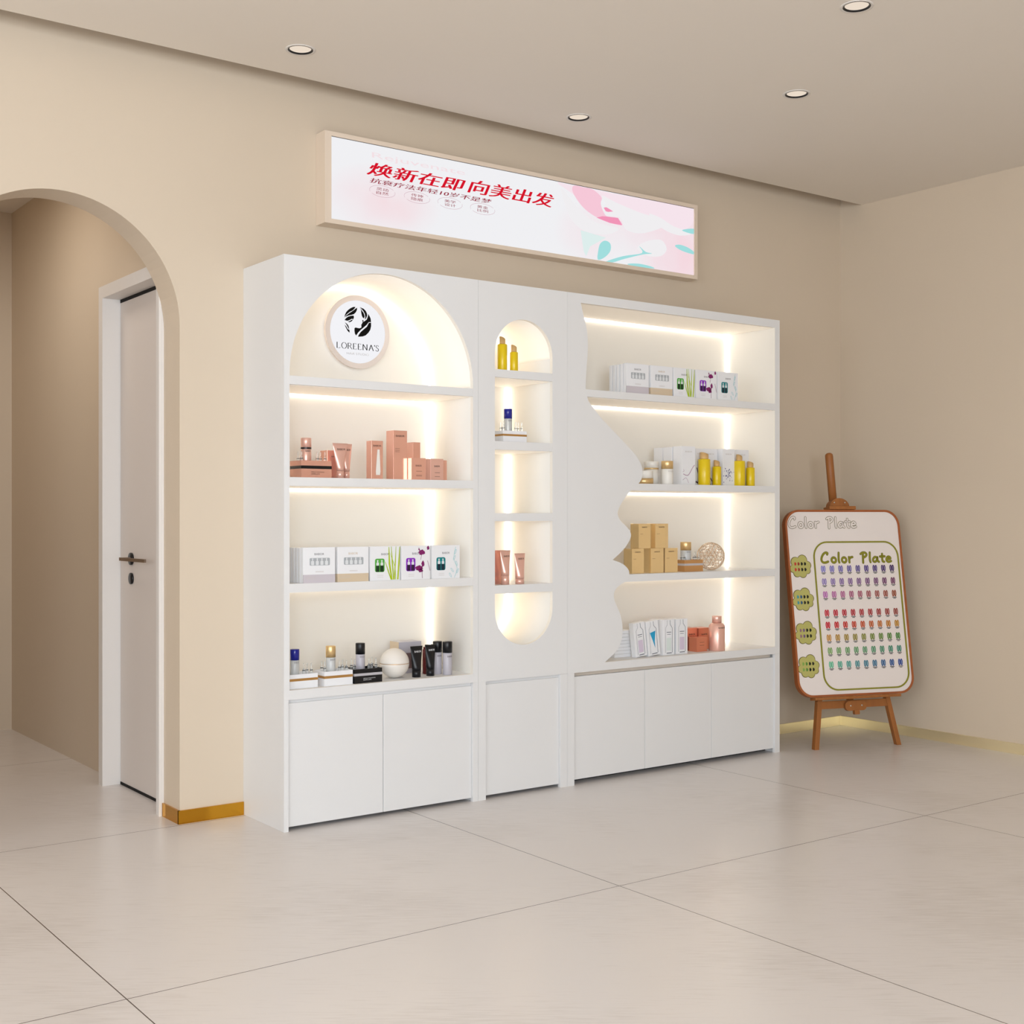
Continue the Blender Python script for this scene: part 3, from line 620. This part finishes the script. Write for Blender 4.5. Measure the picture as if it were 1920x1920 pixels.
# --- arched unit, bottom niche
Z = .536
tray('white tray with a gold stripe at the far left of the bottom niche', (2.180, 4.405, Z), .130, .054, .085, paper, gold_s, '', tink_l, blue_m, .0180, .062, .042, frost_m,
     'clear serum bottle with a blue cap in the leftmost bottom tray', 5, False, None, .42, 'small clear ampoule in the leftmost white tray of the bottom niche', 'ampoules in the leftmost bottom tray')
tray('white tray with a gold stripe between the blue capped and black sets', (2.335, 4.398, Z), .125, .056, .085, paper, gold_s, '', tink_l, gold_c, .0195, .062, .044, frost_m,
     'clear serum bottle with a gold cap in the bottom niche', 6, False, None, .42, 'small clear ampoule with black print around the gold capped bottle', 'ampoules in the gold capped bottom tray')
tray('black tray with a silver stripe in the bottom niche', (2.465, 4.394, Z), .127, .056, .085, navy_m, silver_m, '', paper, navy_m, .0190, .066, .044, grey_bt,
     'grey serum bottle with a black cap standing in the black tray', 6, True, None, .42, 'small clear glass ampoule standing in the black tray', 'ampoules in the black tray')
sp = thing('decorative_sphere', 'matt white ball with a seam round its middle, right of the black tray', 'ornament', (2.690, 4.462, Z))
rS = .0608
MB().lathe([(rS*math.sin(R(a)), rS-rS*math.cos(R(a))) for a in range(0, 89, 4)] + [(rS*.985, rS-.0012), (rS*.985, rS+.0012)] + [(rS*math.sin(R(a)), rS-rS*math.cos(R(a))) for a in range(92, 181, 4)], 48).build('ball', sp, mat('sphere_white', srgb(234, 228, 220), .55))
MB().lathe([(rS*.992, rS-.001), (rS*.992, rS+.001)], 48).build('seam', sp, gold_s)
t = carton('carton', 'lilac grey carton with a bottle picture behind the white ball', (2.770, 4.560, Z), .112, .132, .07, grey_bt)
B('side_label', t, tan_b, -.0006, .0006, 0, .0705, 0, .133); MB().flat([(.03, .02), (.075, .02), (.075, .085), (.03, .085)], -.0008).build('bottle_picture', t, mat('print_brown', srgb(120, 96, 96), .5))
bottle('product_bottle', 'dark maroon bottle glimpsed between the two black tubes', (2.868, 4.500, Z), .0155, .105, .008, maroon_m, maroon_m, .012)
tube('black tube with white lettering, left of two, nearer the white ball', (2.779, 4.435, Z), .060, .127, navy_m, navy_m, BRAND, paper, .60, .22)
tube('black tube with white lettering, right of two, beside the black capped bottles', (2.847, 4.435, Z), .054, .130, navy_m, navy_m, BRAND, paper, .62, .22)
bottle('product_bottle', 'grey bottle with a black cap directly right of the black tubes', (2.905, 4.470, Z), .0185, .092, .045, grey_bt, navy_m, .0195, BRAND, tdark, .002)
bottle('product_bottle', 'grey bottle with a black cap, last on the right in the bottom niche', (2.926, 4.426, Z), .0195, .092, .046, grey_bt, navy_m, .0205, BRAND, tdark, .002)
bottle('product_bottle', 'dark capped maroon bottle behind the two grey black capped bottles', (2.930, 4.520, Z), .014, .10, .012, maroon_m, navy_m, .012)

# --- narrow unit
yb = lambda lab, x, y, z, r, hb, hc, rc: bottle('oil_bottle', lab, (x, y, z), r, hb, hc, yellow_m, wood_c, rc, None, None, .005, slant=True)
yb('taller yellow bottle with a slanted wooden cap in the top niche of the narrow cabinet', 3.200, 4.412, 1.824, .0215, .115, .032, .0130)
yb('shorter yellow bottle in the top niche of the narrow cabinet', 3.262, 4.412, 1.824, .0180, .086, .030, .0125)
tray('white tray with a gold stripe on the narrow cabinet second shelf', (3.190, 4.392, 1.518), .126, .048, .062, paper, gold_s, '', tink_l, blue_m, .0182, .064, .042, frost_m,
     'clear serum bottle with a blue cap in the narrow cabinet', 5, False, None, .40, 'small clear ampoule in the white tray of the narrow cabinet', 'ampoules in the narrow cabinet')
carton('carton', 'orange copper carton behind the larger tube in the narrow cabinet', (3.180, 4.440, .904), .053, .146, .05, rose_g)
tube('larger rose gold tube in front of the orange carton in the narrow cabinet', (3.210, 4.405, .904), .056, .148, rose_s, rose_s, BRAND, tdark, .64, .28)
tube('smaller rose gold tube standing alone at right in the narrow cabinet', (3.288, 4.405, .904), .058, .133, rose_s, rose_s, BRAND, tdark, .66, .18)

# --- face profile unit, second shelf
Z = 1.349
t = thing('cream_jar', 'low white jar on a gold base next to the profile nose', 'jar', (4.028, 4.425, Z))
MB().lathe([(0, 0), (.047, 0), (.047, .026), (0, .026)], 32).build('gold_base', t, gold_c); MB().lathe([(0, .026), (.045, .026), (.045, .060), (.043, .062), (0, .062)], 32).build('jar_lid', t, cream_m)
t = thing('cream_jar', 'taller white jar with a gold ring under its lid behind the low jar', 'jar', (4.130, 4.480, Z))
MB().lathe([(0, 0), (.034, 0), (.034, .072), (0, .072)], 32).build('jar_body', t, cream_m); MB().lathe([(0, .072), (.035, .072), (.035, .079), (0, .079)], 32).build('gold_ring', t, gold_c); MB().lathe([(0, .079), (.0345, .079), (.0345, .108), (.033, .110), (0, .110)], 32).build('jar_lid', t, cream_m)
bottle('product_bottle', 'white bottle with a wide gold cap beside the jars', (4.181, 4.425, Z), .0290, .074, .038, cream_m, gold_c, .0285, BRAND, tink_l, .002)
def tallbox(label, loc, w, h, d, deco, name='tall_carton'):
    t = carton(name, label, loc, w, h, d, paper, BRAND, tink_l, 'tall printed cartons on the second shelf at right', by=.86, bw=.5, bh=.035)
    mb = MB()
    if deco == 'petal':
        mb.use(mat('print_mauve', srgb(190, 160, 180), .5)); stroke(mb, smooth_path([(.08*w, .28*h), (.45*w, .25*h), (.8*w, .45*h), (.95*w, .52*h)], False, 5), .004, -.0008, caps=False); stroke(mb, smooth_path([(.05*w, .12*h), (.3*w, .18*h), (.5*w, .05*h)], False, 5), .002, -.0008, caps=False)
        stroke(mb, smooth_path([(.05*w, .33*h), (.15*w, .36*h), (.1*w, .4*h)], False, 4), .002, -.0008, caps=False)
    elif deco == 'branch':
        mb.use(mat('print_branch', srgb(80, 40, 56), .5)); stroke(mb, [(.15*w, .48*h), (.45*w, .22*h), (.7*w, .06*h)], .005, -.0008, caps=False); stroke(mb, [(.6*w, .12*h), (.97*w, .14*h)], .005, -.0009, caps=False); stroke(mb, [(.05*w, .10*h), (.5*w, .03*h)], .007, -.0009, caps=False)
    elif deco == 'speckle':
        mb.use(mat('print_indigo', srgb(50, 46, 130), .5))
        for i in range(46):
            a, b = random.gauss(.5, .22)*w, random.gauss(.32, .09)*h
            if .03*w < a < .97*w and b > .02*h: mb.flat(arc(a, b, random.uniform(.0014, .003), 0, 300, 5), -.0008-i*1e-5)
    elif deco == 'spike':
        mb.use(mat('print_indigo', srgb(50, 46, 130), .5))
        for i in range(60):
            b = random.uniform(.02, .42)*h; a = (.45+random.gauss(0, .13*(1.1-b/(.45*h))))*w
            if .03*w < a < .97*w: mb.flat(arc(a, b, random.uniform(.002, .0045), 0, 300, 5), -.0008-i*1e-5)
    mb.build('botanical_print', t)
    return t
tallbox('tall white carton with a mauve petal print, first of the printed row', (4.266, 4.412, Z), .088, .186, .062, 'petal')
for i, (dy, lb) in enumerate([(.066, 'tall white carton directly behind the mauve petal carton'), (.132, 'rearmost tall white carton in the column behind the mauve petal one')]):
    carton('tall_carton', lb, (4.262, 4.412+dy, Z), .085, .184, .062, paper, group='tall printed cartons on the second shelf at right')
tallbox('tall white carton with a dark branch print, left of the biggest yellow bottle', (4.388, 4.446, Z), .060, .180, .06, 'branch')
tallbox('tall white carton with a dark stem print, between two yellow bottles', (4.452, 4.452, Z), .094, .181, .06, 'branch')
tallbox('tall white carton speckled with indigo dots', (4.556, 4.425, Z), .084, .182, .06, 'speckle')
tallbox('tall white carton with an indigo lavender spike, last of the row', (4.672, 4.452, Z), .098, .183, .06, 'spike')
yb('largest yellow bottle before the dark branch carton on the right cabinet', 4.415, 4.412, Z, .0300, .128, .032, .0210)
yb('small yellow bottle between the branch and speckled cartons', 4.497, 4.408, Z, .0220, .094, .030, .0150)
yb('tall yellow bottle in front of the indigo speckled and spike cartons', 4.666, 4.418, Z, .0290, .126, .031, .0150)
yb('small yellow bottle rightmost on the second shelf', 4.739, 4.412, Z, .0225, .094, .030, .0155)

# --- face profile unit, third shelf
Z = .930; G = 'gold boxes in a two tier pile'
def gold(label, loc, w, h=.116, d=.058): t = carton('gold_box', label, loc, w, h, d, gold_f, BRAND, tdark, G, by=.86, bw=.42, bh=.05); print_lines(t, w*.12, w*.35, [h*.58], tdark); return t
gold('gold box, left one of the lower row of three', (3.945, 4.412, Z), .075)
gold('gold box, middle one of the lower row of three', (4.063, 4.412, Z), .083)
gold('gold box, right one of the lower row, beside the copper tray', (4.154, 4.412, Z), .083)
gold('gold box, left one of the two in the upper row', (3.987, 4.412, Z+.1165), .075)
gold('gold box, right one of the two in the upper row', (4.092, 4.412, Z+.1165), .083)
copper_m = mat('copper_brown_foil', srgb(214, 166, 112), .3, metal=.7)
tray('copper brown tray with a silver stripe right of the gold boxes', (4.286, 4.415, Z), .124, .056, .062, copper_m, silver_m, '', tdark, gold_c, .0265, .058, .040, frost_m,
     'clear serum bottle with a gold cap in the copper brown tray', 6, False, None, .33, 'small clear glass ampoule standing in the copper brown tray', 'ampoules in the copper brown tray')
wbm = mat('wire_gold', srgb(236, 214, 190), .25, metal=.7)
bm = bmesh.new(); bmesh.ops.create_icosphere(bm, subdivisions=3, radius=.068)
for v in bm.verts: v.co += Vector((random.uniform(-1, 1), random.uniform(-1, 1), random.uniform(-1, 1)))*.004; v.co *= .068/v.co.length
me = bpy.data.meshes.new('wire_ball'); bm.to_mesh(me); bm.free(); me.materials.append(wbm)
o = bpy.data.objects.new('wire_ball', me); COL.objects.link(o); o.location = (4.500, 4.452, Z+.0702)
md = o.modifiers.new('w', 'WIREFRAME'); md.thickness = .0026; md.use_replace = True
tag(o, 'openwork gold wire ball at the right end of the third shelf', 'ornament')

# --- face profile unit, bottom shelf
Z = .536
def ampdraw(t, w, h, inkm, fill=None, tri=False):
    mb = MB().use(inkm); yy = -.0008
    stroke(mb, [(.35*w, h*.98), (.36*w, h*.86), (.20*w, h*.76), (.20*w, h*.06)], .0012, yy, caps=False)
    stroke(mb, [(.60*w, h*.98), (.61*w, h*.86), (.80*w, h*.76), (.80*w, h*.06)], .0022, yy, caps=False)
    stroke(mb, [(.30*w, h*.64), (.70*w, h*.64)], .003, yy-.0001, caps=False); stroke(mb, [(.34*w, h*.58), (.66*w, h*.58)], .002, yy-.0001, caps=False); stroke(mb, [(.30*w, h*.05), (.75*w, h*.05)], .0035, yy-.0001, caps=False)
    if fill: mb.use(fill).flat([(.30*w, h*.12), (.70*w, h*.12), (.70*w, h*.48), (.30*w, h*.48)] if not tri else [(.25*w, h*.66), (.72*w, h*.70), (.60*w, h*.40), (.60*w, h*.2), (.45*w, h*.42)], yy-.0002)
    mb.build('ampoule_drawing', t)
ik = mat('drawing_ink', srgb(96, 100, 112), .5); cy = mat('drawing_cyan', srgb(40, 160, 205), .5); lil = mat('drawing_lilac', srgb(216, 202, 220), .5); mintd = mat('drawing_mint', srgb(222, 232, 228), .5)
GB = 'white slim cartons with ampoule drawings'
def lean(t, a): t.rotation_euler = (0, -R(a), 0)
t = carton('slim_carton', 'slim white carton leaning left with a lilac ampoule drawing', (3.982, 4.425, Z), .072, .160, .030, paper, None, None, GB); ampdraw(t, .072, .160, ik, lil); lean(t, 7)
t = carton('slim_carton', 'slim white carton leaning left with a bright cyan splash', (4.062, 4.425, Z), .076, .164, .030, paper, None, None, GB); ampdraw(t, .076, .164, ik, cy, True); lean(t, 6.5)
t = carton('slim_carton', 'upright slim white carton with a pale mint ampoule drawing', (4.155, 4.425, Z), .073, .168, .030, paper, None, None, GB); ampdraw(t, .073, .168, ik, mintd)
t = carton('slim_carton', 'upright slim white carton next to the copper boxes', (4.240, 4.425, Z), .075, .168, .030, paper, None, None, GB); ampdraw(t, .075, .168, ik, lil)
for x, n_ in ((4.155, 'mint ampoule carton'), (4.240, 'slim carton next to the copper boxes')):
    carton('slim_carton', 'plain slim white carton hidden mostly behind the '+n_, (x, 4.459, Z), .073, .166, .060, paper, None, None, GB)
b0 = None
for i in range(8):
    lb = 'flat white carton in the low pile behind the profile chin, %s' % ('bottom one', 'second from the bottom', 'third from the bottom', 'fourth from the bottom', 'fourth from the top', 'third from the top', 'second from the top', 'topmost')[i]
    loc = (3.895+.0015*i, 4.478, Z+.0156*i)
    if b0 is None: b0 = carton('flat_carton', lb, loc, .105, .015, .11, paper, None, None, 'flat white cartons piled by the chin')
    else: dup(b0, loc, lb)
cR = mat('copper_red_foil', srgb(226, 142, 112), .3, metal=.6)
carton('carton', 'copper red cube behind, touching the slim white cartons', (4.385, 4.500, Z), .068, .110, .06, cR, BRAND, tdark, by=.72, bw=.6, bh=.07)
carton('carton', 'copper red cube behind, left of the copper bottle', (4.470, 4.505, Z), .078, .106, .06, cR, BRAND, tdark, by=.70, bw=.5, bh=.07)
t = carton('carton', 'small copper red box in front of the two copper cubes', (4.385, 4.432, Z), .070, .070, .055, cR); print_lines(t, .02, .05, [.045, .03], tdark)
bottle('product_bottle', 'copper bottle with a rounded shoulder and narrower cap, far right of the bottom shelf', (4.520, 4.430, Z), .0400, .138, .032, rose_s, rose_s, .0235, BRAND, tdark, .016)

# ------------------------------------------------------------------ easel and board
ez_m = mat('easel_wood', srgb(158, 98, 48), .45, noise=.25, scale=14, stretch=(3, 3, .25), bump=.03)
rim_m = mat('board_rim_wood', srgb(164, 92, 48), .45, noise=.15, scale=20)
EZ = (5.115, 4.285, 0.0)
ez = thing('easel', 'brown wooden easel standing in the corner under the colour chart', 'easel', EZ); ez.rotation_euler = (-R(9), 0, -R(18.8))
def leg(xt, xb, w, zt, name='leg'):
    m = MB(); d0, d1 = .004, .032
    m.add([(xb-w/2, d0, 0), (xb+w/2, d0, 0), (xb+w/2, d1, .005), (xb-w/2, d1, .005), (xt-w/2, d0, zt), (xt+w/2, d0, zt), (xt+w/2, d1, zt), (xt-w/2, d1, zt)], [(0, 1, 2, 3), (4, 5, 6, 7), (0, 1, 5, 4), (2, 3, 7, 6), (0, 3, 7, 4), (1, 2, 6, 5)])
    m.build(name, ez, ez_m)
leg(.190, -.014, .026, 1.20); leg(.272, .476, .026, 1.20)
m = MB().box(-.014, .014, .033, .058, .24, 1.30); m.lathe([(0, 1.27), (.0215, 1.27), (.0215, 1.545), (.020, 1.556), (.012, 1.563), (0, 1.565)], 16, (0, .045, 0)); m.build('mast', ez, ez_m, (.231, 0, 0))
B('crossbar', ez, ez_m, .012, .450, .006, .030, .205, .245, bevel=.002)
B('ledge', ez, ez_m, -.030, .478, -.052, .004, .2515, .266, bevel=.002)
MB().prism(rrect(.165, .290, .190, .240, .022), -.012, .006).build('lower_clamp', ez, ez_m)
MB().prism(rrect(.212, .242, .170, .192, .006), -.020, .0).build('knob', ez, ez_m)
sc = mat('screw_steel', srgb(220, 220, 215), .3, metal=.9)
up = MB().prism(arc(.232, 1.262, .058, 0, 180, 20), -.016, .028); up.v = [(x if True else x, y, 1.262+(z-1.262)*.78) for x, y, z in up.v]; up.build('upper_clamp', ez, ez_m)
B('clamp_lip', ez, ez_m, .158, .318, -.034, .028, 1.244, 1.262, bevel=.002)
for sx_, sz_ in ((.200, 1.283), (.264, 1.283), (.196, .216), (.262, .216)):
    m = MB(); m.lathe([(0, 0), (.004, 0), (.004, .002), (0, .002)], 12); m.v = [(sx_+x, (-.0165 if sz_ > 1 else -.0125)-z, sz_+y) for x, y, z in m.v]; m.build('screw', ez, sc)

bd = thing('colour_chart_board', 'rounded white nail colour chart board resting on the wooden easel', 'board', EZ); bd.rotation_euler = (-R(9), 0, -R(18.8))
bx0, bx1, bz0, bz1 = -.112, .580, .267, 1.242
MB().prism(rrect(bx0, bx1, bz0, bz1, .085), -.030, .003, [rrect(bx0+.011, bx1-.011, bz0+.011, bz1-.011, .075)]).build('wooden_rim', bd, rim_m)
chart_m = mat('chart_white', srgb(238, 228, 222), .5, noise=.01)
MB().prism(rrect(bx0+.011, bx1-.011, bz0+.011, bz1-.011, .075), -.026, 0).build('chart_panel', bd, chart_m)
YB = -.0262
olive = mat('olive_green', srgb(140, 136, 34), .5); olive_d = mat('olive_dark', srgb(96, 84, 24), .5)
MB().prism(rrect(.040, .557, .296, 1.074, .085), YB-.003, YB, [rrect(.048, .549, .304, 1.066, .077)]).build('green_border', bd, olive)
HG = {'C': (.92, [[(.62,.86),(.66,1.0),(.50,1.06),(.28,.92),(.10,.60),(.04,.28),(.16,.04),(.40,.0),(.66,.10)]]),
 'o': (.66, [[(.30+.21*math.cos(R(a+90)), .26+.27*math.sin(R(a+90))) for a in range(0, 361, 30)]]),
 'l': (.34, [[(.16,1.02),(.13,.6),(.12,.22),(.16,.0)]]),
 'r': (.62, [[(.12,.55),(.14,.0)], [(.14,.30),(.26,.50),(.46,.56)]]),
 'P': (.74, [[(.24,.86),(.22,.45),(.20,-.06)], [(.02,.88),(.22,1.02),(.46,1.0),(.58,.82),(.48,.62),(.24,.48)]]),
 'a': (.70, [[(.48,.44),(.30,.54),(.12,.38),(.08,.14),(.22,.02),(.40,.14),(.50,.48)], [(.50,.50),(.50,.16),(.62,.02)]]),
 't': (.56, [[(.28,.86),(.26,.40),(.28,.08),(.42,.02)], [(.06,.58),(.50,.60)]]),
 'e': (.62, [[(.12,.28),(.46,.34),(.44,.50),(.28,.56),(.12,.40),(.10,.16),(.26,.0),(.52,.08)]]), ' ': (.52, [])}
def brush(s, x0, x1, z0, hh, w, y, mm, name, w2=None, m2=None):
    tot = sum(HG[c][0] for c in s); k = (x1-x0)/tot; mb = MB(); x = x0
    paths = []
    for c in s:
        for st in HG[c][1]: paths.append([(x+a*k, z0+b*hh) for a, b in smooth_path(st, False, 4)])
        x += HG[c][0]*k
    mb.use(mm)
    for p in paths: stroke(mb, p, w, y)
    if m2:
        mb.use(m2)
        for p in paths: stroke(mb, p, w2, y-.0004)
    return mb.build(name, bd)
for wd_, xa_, xb_ in (('Color', -.090, .098), ('Plate', .137, .318)): brush(wd_, xa_, xb_, 1.148, .052, .0135, YB-.0002, olive_d, 'outline_lettering', .0088, chart_m)
for wd_, xa_, xb_ in (('Color', .085, .284), ('Plate', .324, .515)): brush(wd_, xa_, xb_, .962, .050, .0130, YB-.0002, olive_d, 'green_lettering', .0098, olive)
# swatches: eight rows of nine pairs
rows = [(.926, [(135,130,205),(60,30,90)]), (.859, [(150,130,190),(110,50,90)]), (.791, [(190,110,180),(150,70,40)]), (.695, [(200,30,50),(150,60,50)]), (.632, [(205,20,40),(190,130,30)]), (.566, [(200,140,60),(70,130,50)]), (.499, [(130,170,100),(60,130,110)]), (.427, [(100,190,150),(30,60,140)])]
for ri, (z, (c0, c1)) in enumerate(rows):
    for k in range(9):
        c = tuple(int(c0[i]+(c1[i]-c0[i])*k/8) for i in range(3)); mm = mat('swatch_%d_%d' % (ri, k), srgb(*c), .3)
        x = .093+(.5085-.093)*k/8; mb = MB().use(mm)
        for dx in (-.0066, .0066):
            mb.prism([(x+dx+.0070*math.cos(R(a)), z+.004+(.017 if math.sin(R(a)) > 0 else .019)*math.sin(R(a))) for a in range(0, 360, 30)], YB-.0012, YB)
            mb.use(mat('swatch_light_%d_%d' % (ri, k), srgb(*(int(q_*.5+112) for q_ in c)), .3)).flat([(x+dx+.0030*math.cos(R(a)), z+.003+.0115*math.sin(R(a))) for a in range(0, 360, 30)], YB-.0013); mb.use(mm)
        sw = mb.build('nail_swatch', bd)
        mt = MB()
        for q, wd in ((-.0195, .0135), (-.0250, .008)): mt.flat([(x-wd, z+q), (x+wd, z+q), (x+wd, z+q+.0030), (x-wd, z+q+.0030)], YB-.0014)
        mt.build('swatch_caption', sw, ink)
cl_m = mat('cloud_green', srgb(186, 180, 104), .5); cl_l = mat('cloud_pale', srgb(214, 208, 160), .5)
dots = [[(200, 60, 50), (150, 50, 40)], [(70, 150, 160), (50, 90, 130)], [(150, 110, 120), (120, 90, 130)], [(130, 170, 80), (90, 140, 60)]]
for i, zc in enumerate((.943, .771, .598, .426)):
    xc = -.041
    def cloud(s):
        lobes = ((.014, .034, .028), (-.028, .024, .027), (-.044, -.012, .020), (-.022, -.034, .022), (.012, -.038, .022), (.040, -.022, .018), (.042, .006, .022), (0, 0, .035))
        pts = []
        for a in range(0, 360, 5):
            u_, v_ = math.cos(R(a)), math.sin(R(a)); best = 0
            for cx_, cz_, r_ in lobes:
                bq = cx_*u_+cz_*v_; dq = bq*bq-(cx_*cx_+cz_*cz_-r_*r_)
                if dq > 0: best = max(best, bq+math.sqrt(dq))
            pts.append((xc+best*u_*s, zc+best*v_*s))
        return pts
    c = MB().use(olive_d).prism(cloud(1.0), YB-.002, YB).use(cl_m).flat(cloud(.95), YB-.0022).build('cloud_badge', bd)
    mb = MB()
    for rz_, dzz in enumerate((.014, -.016)):
        for k in range(4):
            mm = mat('dot_%d_%d' % (i, min(k, 2)), srgb(*(dots[i][k] if k < 2 else (16, 20, 18))), .4)
            px_ = xc-.030+.019*k; mb.use(mm).flat([(px_+.006*math.cos(R(a))*(1+.2*math.cos(R(3*a))), zc+dzz+.009*math.sin(R(a))) for a in range(0, 360, 30)], YB-.0028)
    mb.build('colour_dots', c)
